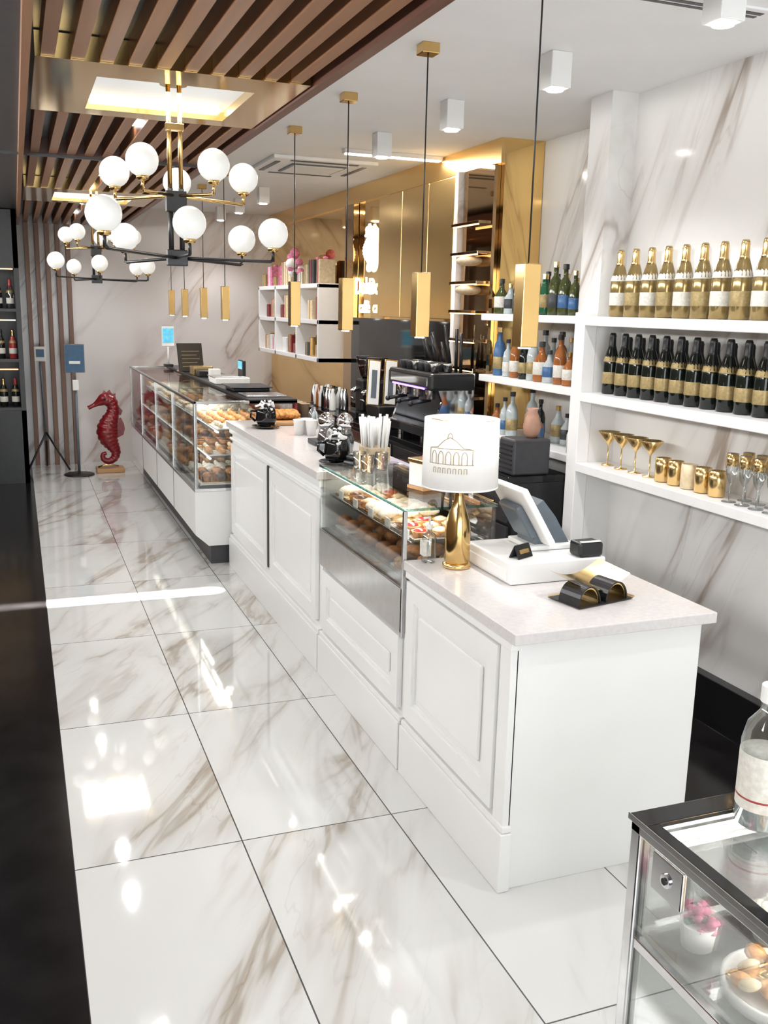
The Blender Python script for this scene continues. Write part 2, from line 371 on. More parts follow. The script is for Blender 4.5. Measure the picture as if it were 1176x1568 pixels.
for i in range(14): b.sphere((2.93+random.uniform(-.05,.05),10.2+random.uniform(0,.5),2.33+random.uniform(0,.22)),random.uniform(.04,.07),random.choice(['pink','sugar','pink','paper']),10)
b.done()
# seahorse
def seahorse(b,ox,oy,oz,s,k,facing='XZ',flat=.75):
    p=[(-.19,.695,.024),(-.12,.73,.026),(-.06,.765,.05),(-.01,.79,.075),(.05,.78,.078),(.085,.71,.066),(.075,.62,.075),(.035,.53,.10),(.01,.43,.118),(.03,.33,.105),(.07,.25,.075),(.10,.18,.055),(.08,.11,.045),(.02,.075,.038),(-.04,.10,.032),(-.045,.155,.026),(-.005,.17,.02)]
    q=catmull(p,6); pts=[];rs=[]
    for i,(x,z,r) in enumerate(q):
        rr=r*(1+.07*math.sin(i*2.1)) if i>22 else r
        pts.append((ox+x*s,oy,oz+z*s) if facing=='XZ' else (ox,oy-x*s,oz+z*s)); rs.append(rr*s)
    b.tube(pts,rs,k,16)
    def pt(x,z,y=0): return (ox+x*s,oy+y*s,oz+z*s) if facing=='XZ' else (ox-y*s,oy-x*s,oz+z*s)
    mxf=(lambda x,z: T(*pt(x,z))@R('X',90)) if facing=='XZ' else (lambda x,z: T(*pt(x,z))@R('Z',-90)@R('X',90))
    b.prism([(s*a,s*c) for a,c in ((-.05,.08),(-.03,.13),(0,.1),(.03,.135),(.06,.085),(.1,.09),(.09,.03),(.12,0),(.08,-.03),(0,0))],.03*s,k,mxf(.02,.77))
    b.prism([(s*a,s*c) for a,c in ((0,.1),(.07,.13),(.10,.06),(.11,0),(.09,-.07),(.03,-.1),(-.02,-.05))],.02*s,k,mxf(.10,.45))
    b.prism([(s*a,s*c) for a,c in ((0,.03),(.04,.06),(.07,.02),(.05,-.03),(0,-.03))],.02*s,k,mxf(.12,.64))
    b.sphere(pt(-.01,.80,-.07),.016*s,'black' if k!='neon' else k,10)
b=B('red_seahorse_statue'); seahorse(b,.93,11.55,.05,1.02,'red'); b.box(.80,1.12,11.44,11.66,.0,.055,'wood2',.01); b.tube([(.82,11.47,.07),(.9,11.45,.1),(1.05,11.46,.08)],.012,'gold',8); b.done()
b=B('seahorse_wall_sign'); seahorse(b,3.095,8.55,2.28,.5,'neon','YZ'); o=b.done()
def text(s,loc,size,k,rot,parent,ext=.002,name='lettering'):
    c=bpy.data.curves.new(name,'FONT'); c.body=s; c.size=size; c.extrude=ext; c.align_x='CENTER'; c.materials.append(M[k])
    t=bpy.data.objects.new(name,c); S.collection.objects.link(t); t.location=loc; t.rotation_euler=[math.radians(a) for a in rot]
    t.parent=parent; t.matrix_parent_inverse=Matrix.Translation(parent.location).inverted(); return t
text('Dolce',(3.05,8.52,2.1),.22,'neon',(90,0,-90),o,.006); text('caffè',(3.05,8.52,1.93),.16,'neon',(90,0,-90),o,.006)

# ------------------------------------------------------------ white shelves
b=B('white_wall_shelving')
for z in (1.95,1.54,1.15):
    b.box(2.88,3.119,.6,4.5,z-.05,z,'shelfw',.004); b.box(2.98,3.419,4.7,5.95,z-.045,z,'shelfw',.004)
b.box(2.88,2.96,4.5,4.6,0,1.97,'shelfw',.004)
b.done()
b=B('trim_1'); b.box(3.06,3.12,-1.5,4.5,0,.24,'blackg',.003); b.done()
CH=[(.038,0),(.043,.006),(.043,.15),(.041,.18),(.030,.225),(.0175,.262),(.0155,.30),(.0165,.302),(.0165,.318),(.012,.322)]
def bottle(b,x,y,z,k,lab,cap,s=1,capk='gold'):
    b.lathe([(r*s,h*s) for r,h in CH],(x,y,z),k,16)
    b.lathe([(.0436*s,.055*s),(.0440*s,.057*s),(.0440*s,.115*s),(.0436*s,.117*s)],(x,y,z),lab,16)
    b.lathe([(.0255*s,.235*s),(.0188*s,.262*s),(.0175*s,.30*s),(.0185*s,.31*s),(.0135*s,.325*s)],(x,y,z),capk,14)
    b.lathe([(.034*s,.206*s),(.038*s,.195*s),(.0425*s,.176*s),(.0432*s,.172*s)],(x,y,z),'labelg' if k!='champ' else 'labelw',14)
b=B('gold_champagne_bottles')
for i in range(14): bottle(b,3.0,4.38-i*.133,1.951,'champ','labelg' if i%2 else 'labelw','gold',1.06)
b.done()
b=B('dark_wine_bottles')
for i in range(16): bottle(b,3.0,4.40-i*.115,1.541,'dkgreen','labelg','dark',1.0,'black')
b.done()
b=B('prosecco_bottles')
for i in range(15): bottle(b,3.065,4.34-i*.115,1.541,'olive','labelw','gold',.94,'black')
b.done()
b=B('gold_martini_glasses')
for i in range(4):
    b.lathe([(.035,0),(.034,.004),(.004,.008),(.004,.11),(.01,.12),(.062,.185),(.060,.187),(.0,.122)],(3.0,4.37-i*.125,1.151),'gold',18)
b.done()
b=B('gold_tumblers')
for i in range(5): b.lathe([(.03,0),(.038,.005),(.040,.08),(.038,.12),(.035,.12),(.036,.02),(0,.012)],(2.98,3.86-i*.1,1.151),'gold' if i!=2 else 'cream',18)
b.done()
b=B('champagne_flutes')
for i in range(8):
    for dx in (0,.09):
        b.lathe([(.033,0),(.032,.003),(.003,.006),(.003,.08),(.02,.11),(.028,.16),(.025,.22)],(2.95+dx,3.34-i*.085,1.151),'jar',16)
        b.lathe([(.0285,.165),(.0255,.22),(.0245,.22),(.0275,.165)],(2.95+dx,3.34-i*.085,1.151),'gold',16)
b.done()
b=B('liquor_bottles')
LB=[(.035,0),(.038,.005),(.038,.15),(.03,.19),(.013,.215),(.013,.26),(.016,.262),(.016,.285),(.01,.288)]
LB2=[(.045,0),(.048,.006),(.046,.12),(.02,.16),(.014,.2),(.017,.202),(.017,.225),(.01,.228)]
KS={1.951:['clearb','dkgreen','dkgreen','amber','olive','greenb'],1.541:['clearb','clearb','amber','dkgreen','clearb','olive','blueb'],1.151:['clearb','amber','dkgreen','clearb']}
for z in (1.951,1.541,1.151):
    n=10
    for i in range(n):
        for row in range(2):
            if z<1.2 and random.random()<.4: continue
            k=random.choice(KS[z]); x=3.06+row*.15; y=4.80+i*.112+random.uniform(-.01,.01); sc=random.uniform(.85,1.12)
            pr=LB if random.random()<.65 else LB2
            b.lathe([(r*sc,h*sc) for r,h in pr],(x,y,z),k,14)
            w=(.0385 if pr is LB else .0475)*sc; b.lathe([(w,.04*sc),(w+.0012,.042*sc),(w+.0008,.11*sc),(w-.0005,.112*sc)],(x,y,z),random.choice(['labelw','labelw','dark','blueb','labelg']),14)
            b.cyl((x,y,z+pr[-2][1]*sc-.028*sc),.018*sc,.03*sc,random.choice(['black','gold','black','dark']),12)
b.done()
# ------------------------------------------------------------ back counter and machines
b=B('back_bar_counter'); b.box(2.62,3.05,4.72,6.48,.1,1.0,'black'); b.box(2.62,2.98,6.48,9.1,.1,1.0,'black'); b.box(2.58,2.985,4.72,9.12,1.0,1.04,'blackg',.004)
b.box(2.66,2.98,4.75,9.05,0,.1,'dark')
for i in range(7):
    y=4.76+i*.62; b.box(2.6,2.622,y,y+.58,.14,.74,'dark',.004); b.box(2.6,2.622,y,y+.58,.76,.97,'steel' if 1<i<5 else 'dark',.004)
    for z in (.66,.87): b.tube([(2.58,y+.12,z),(2.575,y+.14,z),(2.575,y+.44,z),(2.58,y+.46,z)],.008,'brass',8)
b.done()
b=B('espresso_machine'); x0,x1,y0,y1=2.62,2.96,5.95,6.75
b.box(x0,x1,y0,y1,1.09,1.16,'chrome',.01); b.box(x0+.14,x1,y0+.02,y1-.02,1.16,1.42,'black',.015); b.box(x0,x1,y0,y1,1.42,1.54,'black',.02)
b.box(x0-.004,x0+.002,y0+.06,y1-.06,1.45,1.51,'chrome',.002); b.box(x0-.006,x0,y0+.1,y1-.1,1.425,1.437,'ledpurple')
for y in (y0+.03,y1-.03):
    b.prism([(0,0),(.34,0),(.34,.45),(.02,.45),(.1,.25)],.03,'chrome',T(x0,y,1.09)@R('X',90))
for yy in (.18,.4,.62):
    b.cyl((x0+.08,y0+yy,1.35),.035,.07,'chrome',16); b.tube([(x0+.08,y0+yy,1.345),(x0+.02,y0+yy,1.335),(x0-.07,y0+yy,1.32)],.014,'black',8)
    b.sphere((x0-.07,y0+yy,1.32),.02,'black',10)
for i in range(6):
    for r_ in range(2): b.lathe([(.025,0),(.035,.05),(.038,.06),(.033,.058),(.02,.01)],(x0+.08+r_*.1,y0+.12+i*.11,1.541),'dark' if i%3 else 'steel',12)
for i in range(8): b.tube([(x1-.07,y0+.1+i*.08,1.54),(x1-.1+random.uniform(-.04,.04),y0+.1+i*.09,1.82+random.uniform(-.08,.06))],.013,'black',8)
for y in (y0+.08,y1-.08): b.cyl((x0+.08,y,1.04),.02,.05,'steel',10); b.cyl((x1-.08,y,1.04),.02,.05,'steel',10)
b.done()
for y in (7.45,7.72):
    b=B('coffee_grinder'); b.box(2.66,2.88,y-.09,y+.09,1.04,1.1,'black',.01); b.box(2.72,2.88,y-.08,y+.08,1.1,1.38,'black',.02)
    b.lathe([(.03,0),(.05,.03),(.085,.16),(.08,.17)],(2.79,y,1.38),'glassd',18); b.cyl((2.79,y,1.55),.088,.02,'black',18)
    b.tube([(2.72,y,1.3),(2.66,y,1.27)],.02,'chrome',10); b.tube([(2.68,y-.03,1.2),(2.66,y-.03,1.22),(2.66,y+.03,1.22),(2.68,y+.03,1.2)],.006,'chrome',6); b.done()
b=B('white_framed_stand'); b.box(2.6,2.9,6.9,7.15,1.041,1.22,'black',.01)
for i in range(2):
    m_=T(2.58+i*.14,6.98,1.22)@R('Y',6)@R('X',-10)
    b.box(-.055,.055,-.008,.008,0,.36,'gold',.003,m_); b.box(-.046,.046,-.011,-.007,.01,.35,'paper',.002,m_); b.box(-.022,.022,-.013,-.01,.06,.28,'greyp',0,m_)
b.done()
b=B('bar_glasses')
for i in range(7):
    for j in range(3): b.lathe([(.028,0),(.03,.004),(.037,.12),(.035,.12),(.028,.012),(0,.01)],(2.68+j*.1,4.98+i*.1,1.041),'jar',14)
b.done()
b=B('ice_machine'); b.box(2.62,2.86,4.74,4.92,1.041,1.25,'dark',.012)
for i in range(6): b.box(2.615,2.62,4.76,4.90,1.07+i*.027,1.08+i*.027,'black')
b.done()
b=B('terracotta_jug'); b.lathe([(.03,0),(.045,.02),(.053,.06),(.04,.12),(.028,.15),(.034,.17),(.03,.17),(.024,.15),(0,.14)],(2.78,4.83,1.251),'peach',20); b.tube([(2.78,4.87,1.40),(2.78,4.91,1.37),(2.78,4.91,1.32),(2.78,4.88,1.30)],.007,'peach',8); b.done()
b=B('back_bar_supplies')
for i in range(16):
    y=8.3+(i%8)*.085; xx=2.68+(i//8)*.12
    b.lathe([(.03,0),(.032,.01),(.03,.13),(.015,.17),(.015,.2),(.012,.2)],(xx,y,1.041),random.choice(['paper','amber','steel','dkgreen','jar']),12)
b.done()
# ------------------------------------------------------------ counters
def door(b,x,y0,y1,z0,z1,k='lacq'):
    b.box(x-.006,x,y0,y1,z0,z1,k,.0)
    def ring(i,w,xf,bv,kk=k):
        b.box(xf,x-.0055,y0+i,y1-i,z1-i-w,z1-i,kk,bv); b.box(xf,x-.0055,y0+i,y1-i,z0+i,z0+i+w,kk,bv)
        b.box(xf,x-.0055,y0+i,y0+i+w,z0+i+w-.0005,z1-i-w+.0005,kk,0); b.box(xf,x-.0055,y1-i-w,y1-i,z0+i+w-.0005,z1-i-w+.0005,kk,0)
    ring(0,.075,x-.024,0); ring(.075,.012,x-.015,0)
    i=.12; b.box(x-.019,x-.0055,y0+i,y1-i,z0+i,z1-i,k,.006)
b=B('cashier_counter')
b.box(1.48,2.22,2.585,3.5,0,.905,'lacq',.002); b.box(1.45,2.255,2.55,3.512,.905,.945,'quartz',.004)
b.box(1.445,1.49,2.57,3.5,0,.22,'lacq',.004); b.box(1.452,1.49,2.575,3.5,.22,.245,'lacq',.006)
b.box(1.458,1.49,2.585,2.66,.24,.905,'lacq',.004); b.box(1.455,1.49,2.58,3.5,.875,.905,'lacq',.004)
door(b,1.478,2.675,3.48,.265,.865); b.done()
b=B('pastry_display_counter'); Y0,Y1=3.52,4.70
b.box(1.48,2.0,Y0,Y1,0,.62,'lacq'); b.box(1.445,1.49,Y0,Y1,0,.22,'lacq',.004); b.box(1.452,1.49,Y0,Y1,.22,.245,'lacq',.006); door(b,1.478,Y0+.04,Y1-.04,.27,.60)
b.box(1.45,2.0,Y0+.002,Y1-.002,.62,.82,'steel',.004); b.box(1.50,1.86,Y0+.03,Y1-.03,.82,.835,'steel')
for y in (Y0+.002,Y1-.012): b.box(1.455,1.87,y,y+.01,.82,1.15,'glass')
b.box(1.455,1.463,Y0+.012,Y1-.012,.82,1.15,'glass'); b.box(1.45,1.88,Y0,Y1,1.15,1.16,'glass'); b.box(1.447,1.451,Y0,Y1,1.149,1.161,'glassg'); b.box(1.45,1.88,Y0-.003,Y0,1.149,1.161,'glassg')
b.box(1.50,1.84,Y0+.03,Y1-.03,1.0,1.008,'glass'); b.box(1.497,1.502,Y0+.03,Y1-.03,.998,1.01,'steel')
b.box(1.86,1.88,Y0+.01,Y1-.01,.82,1.15,'glassd'); b.box(1.465,1.475,Y0+.02,Y1-.02,1.135,1.148,'led')
b.box(1.45,1.468,Y0,Y0+.018,.6,1.15,'steel',.002)
disp=b.done(); light('case_light','AREA',(1.6,4.1,1.14),3,disp,(1,.93,.82),.05,1.1)
b=B('tall_service_counter')
b.box(1.48,2.0,4.72,7.03,0,1.075,'lacq',.002); b.box(1.435,2.02,4.705,7.04,1.075,1.12,'quartz',.004)
b.box(1.445,1.49,4.72,7.03,0,.22,'lacq',.004); b.box(1.452,1.49,4.72,7.03,.22,.245,'lacq',.006); b.box(1.455,1.49,4.72,7.03,1.03,1.075,'lacq',.005); b.box(1.458,1.49,4.72,7.03,.98,1.0,'lacq',.005)
door(b,1.478,4.78,5.80,.28,.96); door(b,1.478,5.88,6.97,.28,.96); b.box(1.452,1.462,5.825,5.85,.3,.97,'dark'); b.done()
# long cold case
b=B('refrigerated_pastry_case'); Y0,Y1=7.08,11.35; X0=1.2
b.box(1.32,2.0,Y0+.03,Y1,0,.2,'dark')
b.prism([(X0,.58),(X0,.24),(X0+.1,.15),(2.0,.15),(2.0,.58)],Y1-Y0,'lacq',T(0,(Y0+Y1)/2,0)@R('X',90))
for y in (8.15,9.2,10.3): b.box(X0-.002,X0+.01,y-.006,y+.006,.24,.58,'dark')
b.box(X0-.004,2.0,Y0-.004,Y1,.575,.60,'steel',.003)
b.box(X0,X0+.008,Y0+.02,Y1-.02,.60,1.24,'glass'); b.box(X0+.01,1.98,Y0,Y0+.008,.60,1.24,'glass')
b.box(X0,1.62,Y0,Y1,1.24,1.252,'glass'); b.box(1.62,2.0,Y0,Y1,1.235,1.27,'black',.003)
for y in (Y0,Y1-.025): b.box(X0,X0+.025,y,y+.025,.58,1.26,'steel',.003); b.box(X0,2.0,y,y+.02,1.24,1.262,'steel',.003)
b.box(X0,X0+.02,Y0,Y1,1.24,1.262,'steel',.003); b.box(1.96,2.0,Y0,Y1,.6,1.24,'maroon')
b.box(X0+.012,1.95,Y1-.02,Y1-.01,.6,1.24,'maroon')
for z,x in ((.62,X0+.05),(.83,X0+.1),(1.03,X0+.16)):
    b.box(x,1.95,Y0+.03,Y1-.03,z,z+.01,'glass' if z>.7 else 'tray'); b.box(x-.004,x,Y0+.03,Y1-.03,z-.004,z+.014,'steel')
    b.box(x+.02,x+.035,Y0+.04,Y1-.04,z-.012,z-.004,'led') if z>.7 else None
for y in (8.15,9.2,10.3): b.box(X0+.012,1.95,y-.004,y+.004,.6,1.24,'glass'); b.box(X0-.003,X0+.01,y-.006,y+.006,.6,1.24,'steel')
cold=b.done(); light('case_light','AREA',(1.5,9.2,1.225),11,cold,(1,.92,.8),.25,4.0)

# pastries
def croissant(b,x,y,z,s,rot,k='crois'):
    pts=[];rs=[]
    for i in range(13):
        t=i/12; a=math.pi*(.12+.76*t); p=Vector((math.cos(a)*.07,math.sin(a)*.045,0))*s; p=R('Z',rot)@p
        pts.append((x+p.x,y+p.y,z+.03*s)); rs.append((.008+.026*math.sin(math.pi*t)*(1+.14*math.sin(i*2.6)))*s)
    b.tube(pts,rs,k,10)
def tart(b,x,y,z,s,k1,k2):
    b.lathe([(.03*s,0),(.042*s,.022*s),(.044*s,.026*s),(.038*s,.026*s)],(x,y,z),k1,14); b.lathe([(.038*s,.02*s),(.03*s,.033*s),(.012*s,.04*s),(.0001,.041*s)],(x,y,z),k2,14)
def eclair(b,x,y,z,s,rot,k1,k2):
    d=R('Z',rot)@Vector((.055*s,0,0)); c=Vector((x,y,z+.022*s))
    b.tube([c-d*1.15,c-d,c,c+d,c+d*1.15],[.006*s,.02*s,.022*s,.02*s,.006*s],k1,10)
    c.z+=.009*s; b.tube([c-d*1.0,c-d*.85,c,c+d*.85,c+d],[.004*s,.014*s,.017*s,.014*s,.004*s],k2,8)
def muffin(b,x,y,z,s,k):
    b.lathe([(.026*s,0),(.034*s,.035*s),(.043*s,.042*s),(.04*s,.058*s),(.022*s,.072*s),(.0001,.075*s)],(x,y,z),k,14)
def fill(b,x0,x1,y0,y1,z,sz,seedk,trays=True):
    y=y0
    while y<y1-.1:
        ty=min(y+random.uniform(.26,.34),y1)
        b.box(x0,x1,y,ty-.02,z,z+.008,random.choice(['tray','tray','steel','gold']),.002)
        kind=random.choice(seedk); yy=y+.05
        while yy<ty-.04:
            xx=x0+.045
            while xx<x1-.02:
                r=random.uniform(-12,12); s=sz*random.uniform(.9,1.08); q=(xx+random.uniform(-.006,.006),yy+random.uniform(-.006,.006),z+.008)
                if kind=='c': croissant(b,*q,s*.8,90+r)
                elif kind=='s': croissant(b,*q,s*.8,r,'sugar')
                elif kind=='t': tart(b,*q,s,'crois',random.choice(['jam','cream','choc']))
                elif kind=='e': eclair(b,*q,s*.8,r,'crois','choc')
                elif kind=='w': eclair(b,*q,s*.8,90+r,'cream','sugar')
                elif kind=='m': muffin(b,*q,s,random.choice(['bread','crois','choc']))
                elif kind=='b': b.sphere((q[0],q[1],q[2]+.025*s),.04*s,'bread',12,(1,1.1,.65))
                xx+=.1*sz
            yy+=.1*sz
        y=ty
b=B('display_pastries'); fill(b,1.52,1.82,3.57,4.66,1.009,.95,['t','w','s','w','s']); fill(b,1.52,1.84,3.57,4.66,.836,1.1,['b','b','c','b'])
for i in range(5): b.box(1.505,1.51,3.6+i*.22,3.66+i*.22,1.01,1.05,'paper')
b.done(disp)
b=B('cold_case_pastries'); fill(b,1.27,1.92,7.13,11.3,.631,1.05,['s','c','t','w','m']); fill(b,1.32,1.92,7.13,11.3,.841,1.0,['c','m','e','w','c']); fill(b,1.38,1.92,7.13,11.3,1.041,.95,['s','w','c','t'])
b.done(cold)
# ------------------------------------------------------------ items on cold case top
b=B('chalkboard_menu_sign'); m_=T(1.72,10.2,1.272)@R('Z',14)@R('X',-12); b.box(-.14,.14,-.008,.008,0,.3,'black',.003,m_); 
for i in range(5): b.box(-.1,.1-.03*(i%2),-.0095,-.008,.05+i*.04,.056+i*.04,'labelg',0,m_)
b.box(-.15,.15,-.03,.03,-.0,.012,'wood2',.002,T(1.72,10.22,1.272)); b.done()
b=B('gold_gift_boxes'); b.box(1.64,1.84,9.65,9.85,1.271,1.36,'gold',.005); b.box(1.66,1.86,9.4,9.6,1.271,1.33,'black',.005); b.box(1.7,1.8,9.05,9.15,1.271,1.37,'paper',.004); b.done()
b=B('price_scale'); b.box(1.64,1.96,8.5,8.8,1.271,1.33,'paper',.01); b.box(1.62,1.92,8.52,8.78,1.33,1.34,'steel',.003); b.box(1.9,1.93,8.55,8.75,1.33,1.48,'black',.006); b.box(1.896,1.901,8.57,8.73,1.4,1.47,'screen'); b.done()
b=B('dark_service_trays'); b.box(1.65,1.95,7.75,8.1,1.271,1.30,'black',.006); b.box(1.62,1.97,7.72,8.13,1.30,1.31,'black',.004); b.box(1.64,1.96,7.25,7.55,1.271,1.285,'steel',.003); b.done()
b=B('blue_screen_tablet'); b.box(1.55,1.65,11.0,11.1,1.271,1.3,'black',.004); b.tube([(1.6,11.05,1.3),(1.6,11.05,1.55)],.01,'paper',8); b.box(1.53,1.67,11.03,11.05,1.5,1.72,'paper',.006); b.box(1.54,1.66,11.025,11.031,1.54,1.70,'screen'); b.done()
b=B('paper_cup_stack'); 
for i in range(5): b.lathe([(.03,0),(.042,.1),(.045,.102),(.04,.1),(.028,.01)],(2.15+.0,7.4+i*.1,1.1),'beigep',14)
b.box(2.05,2.3,7.3,7.95,0.0,1.1,'dark',.005); b.done()
# items on tall counter
def stackpot(name,x,y):
    z=1.121; b=B(name)
    b.lathe([(.05,0),(.1,.012),(.102,.016),(.05,.008)],(x,y,z),'blackg',24)
    b.lathe([(.035,.01),(.06,.02),(.075,.06),(.07,.11),(.064,.14),(.06,.14),(.066,.10),(.06,.05),(0,.03)],(x,y,z),'blackg',24)
    b.tube([(x-.065,y,z+.12),(x-.105,y,z+.12),(x-.11,y,z+.08),(x-.075,y,z+.05)],.009,'blackg',8)
    for i in range(40):
        a=random.random()*6.28; r=random.uniform(0,.06); b.box(-.024,.024,-.007,.007,-.007,.007,random.choice(['paper','paper','black']),.002,T(x+r*math.cos(a),y+r*math.sin(a),z+.15+random.uniform(-.01,.045)-r*.4)@R('Z',random.uniform(0,180))@R('Y',random.uniform(-50,50)))
    b.done()
stackpot('sugar_packet_cup',1.62,6.55); stackpot('sugar_packet_cup',1.62,4.93)
for i,(x,y) in enumerate(((1.70,5.38),(1.80,5.33))):
    b=B('glass_candy_jar'); z=1.121; b.lathe([(.04,0),(.052,.01),(.056,.08),(.045,.12),(.036,.13),(.038,.15),(.034,.15),(.033,.13),(.052,.08),(.048,.014),(0,.01)],(x,y,z),'jar',20)
    b.lathe([(.036,.15),(.05,.165),(.05,.2),(.03,.225),(.012,.235),(.0001,.236)],(x,y,z),'chrome',20); b.lathe([(.046,.012),(.049,.06),(.0001,.07)],(x,y,z),'blueb',16); b.done()
b=B('straw_and_sleeve_holder'); b.box(1.8,1.94,4.94,5.08,1.121,1.20,'beigep',.006)
for i in range(46): 
    bx,by=1.81+random.random()*.12,4.95+random.random()*.12; b.tube([(bx,by,1.15),(bx+(bx-1.87)*.35,by+(by-5.01)*.35,1.36+random.uniform(-.02,.02))],.008,'paper',6)
b.done()
b=B('card_payment_terminal'); m_=T(1.73,4.79,1.125)@R('Z',20); b.box(-.1,.1,-.065,.065,0,.035,'black',.012,m_); b.box(-.09,.09,-.06,.06,.03,.055,'black',.012,m_@R('Y',6)); b.box(-.08,-.0,-.045,.045,.056,.061,'greyp',.002,m_@R('Y',6))
for i in range(3):
    for j in range(4): b.box(.015+j*.018,.027+j*.018,-.04+i*.03,-.02+i*.03,.056,.063,'dark',.002,m_@R('Y',6))
b.done()
b=B('white_paper_cups')
for (x,y) in ((1.82,6.1),(1.82,6.2),(1.92,6.15),(1.75,6.15)): b.lathe([(.028,0),(.04,.1),(.043,.103),(.038,.1),(.026,.01),(0,.01)],(x,y,1.121),'paper',16)
b.done()
b=B('bread_basket'); b.box(1.72,1.98,6.65,6.98,1.121,1.15,'wood2',.01); 
for i in range(5): croissant(b,1.78+.04*i,6.8,1.15,1.2,90)
b.done()
b=B('small_bottles')
for (x,y,k,s) in ((1.9,5.55,'dkgreen',.6),(1.93,5.68,'amber',.55),(1.95,5.85,'greenb',.6),(1.9,6.35,'jar',.7),(1.95,6.45,'clearb',.6)): b.lathe([(r*s,h*s) for r,h in LB],(x,y,1.121),k,14); b.cyl((x,y,1.121+.26*s),.017*s,.03*s,'black',12)
b.done()
b=B('coffee_bean_display'); b.box(1.7,1.9,5.6,5.78,1.121,1.15,'dark',.005); b.lathe([(.05,0),(.055,.03),(.03,.05),(.05,.09),(.0001,.12)],(1.8,5.69,1.15),'choc',16); b.done()
b=B('tissue_box'); m_=T(1.72,3.93,1.161)@R('Z',15); b.box(-.06,.06,-.06,.06,0,.015,'wood2',.002,m_); b.box(-.055,.055,-.055,.055,.015,.125,'paper',.004,m_)
b.lathe([(.03,-.0005),(.03,.0015)],(0,0,0),'gold',16,m_@T(0,-.056,.07)@R('X',90)); b.box(-.06,.06,-.06,.06,.12,.14,'gold',.004,m_); b.sphere((1.72,3.93,1.305),.02,'pink',10); b.done()
b=B('glass_tumblers_on_display')
for (x,y) in ((1.6,4.5),(1.6,4.38),(1.7,4.45)): b.lathe([(.028,0),(.03,.004),(.035,.09),(.033,.09),(.028,.01),(0,.008)],(x,y,1.161),'jar',14)
b.done()
# ------------------------------------------------------------ table lamp
b=B('bottle_table_lamp'); x,y,z=1.62,3.36,.946
b.lathe([(.055,0),(.058,.004),(.058,.015),(.05,.02)],(x,y,z),'gold',28)
b.lathe([(.046,.018),(.052,.028),(.052,.16),(.046,.20),(.03,.245),(.02,.275),(.018,.31),(.02,.315),(.02,.33),(.012,.335)],(x,y,z),'brass',28)
b.cyl((x,y,z+.335),.008,.1,'brass',12)
b.lathe([(.152,.335),(.148,.605),(.146,.605),(.150,.335)],(x,y,z),'shade',48)
b.lathe([(.1525,.333),(.1525,.339),(.150,.339),(.150,.333)],(x,y,z),'paper',48)
for a in (0,120,240):
    c,s_=math.cos(math.radians(a)),math.sin(math.radians(a)); b.tube([(x,y,z+.58),(x+.147*c,y+.147*s_,z+.59)],.002,'brass',6)
def onshade(a,h): 
    a=math.radians(a); r=.1535-.004*(h-.335)/.27; return (x+r*math.cos(a),y+r*math.sin(a),z+h)
A0=228
def stroke(pts,r=.0011):
    q=[]
    for i in range(len(pts)-1):
        for t in range(4): q.append((pts[i][0]+(pts[i+1][0]-pts[i][0])*t/4,pts[i][1]+(pts[i+1][1]-pts[i][1])*t/4))
    q.append(pts[-1]); b.tube([onshade(A0+p[0],p[1]) for p in q],r,'labelg',5)
for k in range(5): 
    a=-30+k*12; stroke([(a,.44),(a,.475),(a+2,.487),(a+4,.49),(a+6,.487),(a+8,.475),(a+8,.44)])
stroke([(-36,.44),(36,.44)]); stroke([(-34,.44),(-34,.50),(-20,.505),(-10,.53),(0,.545),(10,.53),(20,.505),(34,.5),(34,.44)]); stroke([(-34,.50),(34,.50)])
stroke([(-4,.54),(-3,.555),(0,.562),(3,.555),(4,.54)])
for k in range(7): stroke([(-26+k*8,.405),(-26+k*8,.425),(-22+k*8,.425),(-22+k*8,.405)])
o=b.done(); light('bulb','POINT',(x,y,z+.47),1.2,o,(1,.94,.85),.04)
b=B('sanitizer_bottle'); x,y,z=1.54,3.46,.946; b.lathe([(.026,0),(.03,.005),(.03,.1),(.024,.12),(.012,.128),(.012,.145)],(x,y,z),'jar',18); b.cyl((x,y,z+.14),.014,.02,'paper',12); b.tube([(x,y,z+.155),(x,y,z+.19),(x-.03,y-.01,z+.188)],.005,'paper',8); b.box(x-.031,x+.0,y-.022,y+.022,z+.03,z+.09,'labelw'); b.done()
# register box
b=B('cash_register_drawer'); b.box(1.70,2.12,3.05,3.44,.946,1.03,'lacq',.006); b.box(1.694,1.702,3.08,3.41,.958,1.0,'shelfw',.003); b.tube([(1.70,3.40,.965),(1.69,3.44,.95),(1.69,3.47,.948)],.003,'black',6); b.done()
b=B('point_of_sale_terminal'); m0=T(1.97,3.30,1.031)
b.box(-.1,.11,-.1,.1,0,.02,'paper',.006,m0); b.prism([(-.07,.02),(.09,.02),(.02,.13),(-.04,.2),(-.07,.18)],.14,'greyp',m0@R('X',90))
ms=m0@T(-.02,0,.03)@R('Y',-32); b.box(-.018,.012,-.14,.14,.0,.27,'paper',.008,ms); b.box(.0125,.016,-.125,.125,.02,.25,'blackg',.001,ms); b.box(-.05,-.018,-.08,.08,.04,.2,'greyp',.012,ms)
b.done()
b=B('receipt_printer'); b.box(2.0,2.11,3.055,3.135,1.031,1.09,'black',.012); b.box(2.01,2.1,3.06,3.075,1.09,1.093,'paper'); b.done()
b=B('card_stand'); m_=T(1.80,3.12,1.031)@R('Z',25); b.box(-.045,.045,-.003,.003,0,.055,'black',.001,m_@R('X',-25)); b.box(-.045,.045,-.003,.003,0,.055,'black',.001,m_@T(0,.045,0)@R('X',25)); b.box(-.03,.03,-.0045,-.003,.018,.034,'gold',0,m_@R('X',-25)); b.done()
b=B('brochure_holder'); cx,cy,z=1.90,2.83,.946; m0=T(cx,cy,z)@R('Z',12)
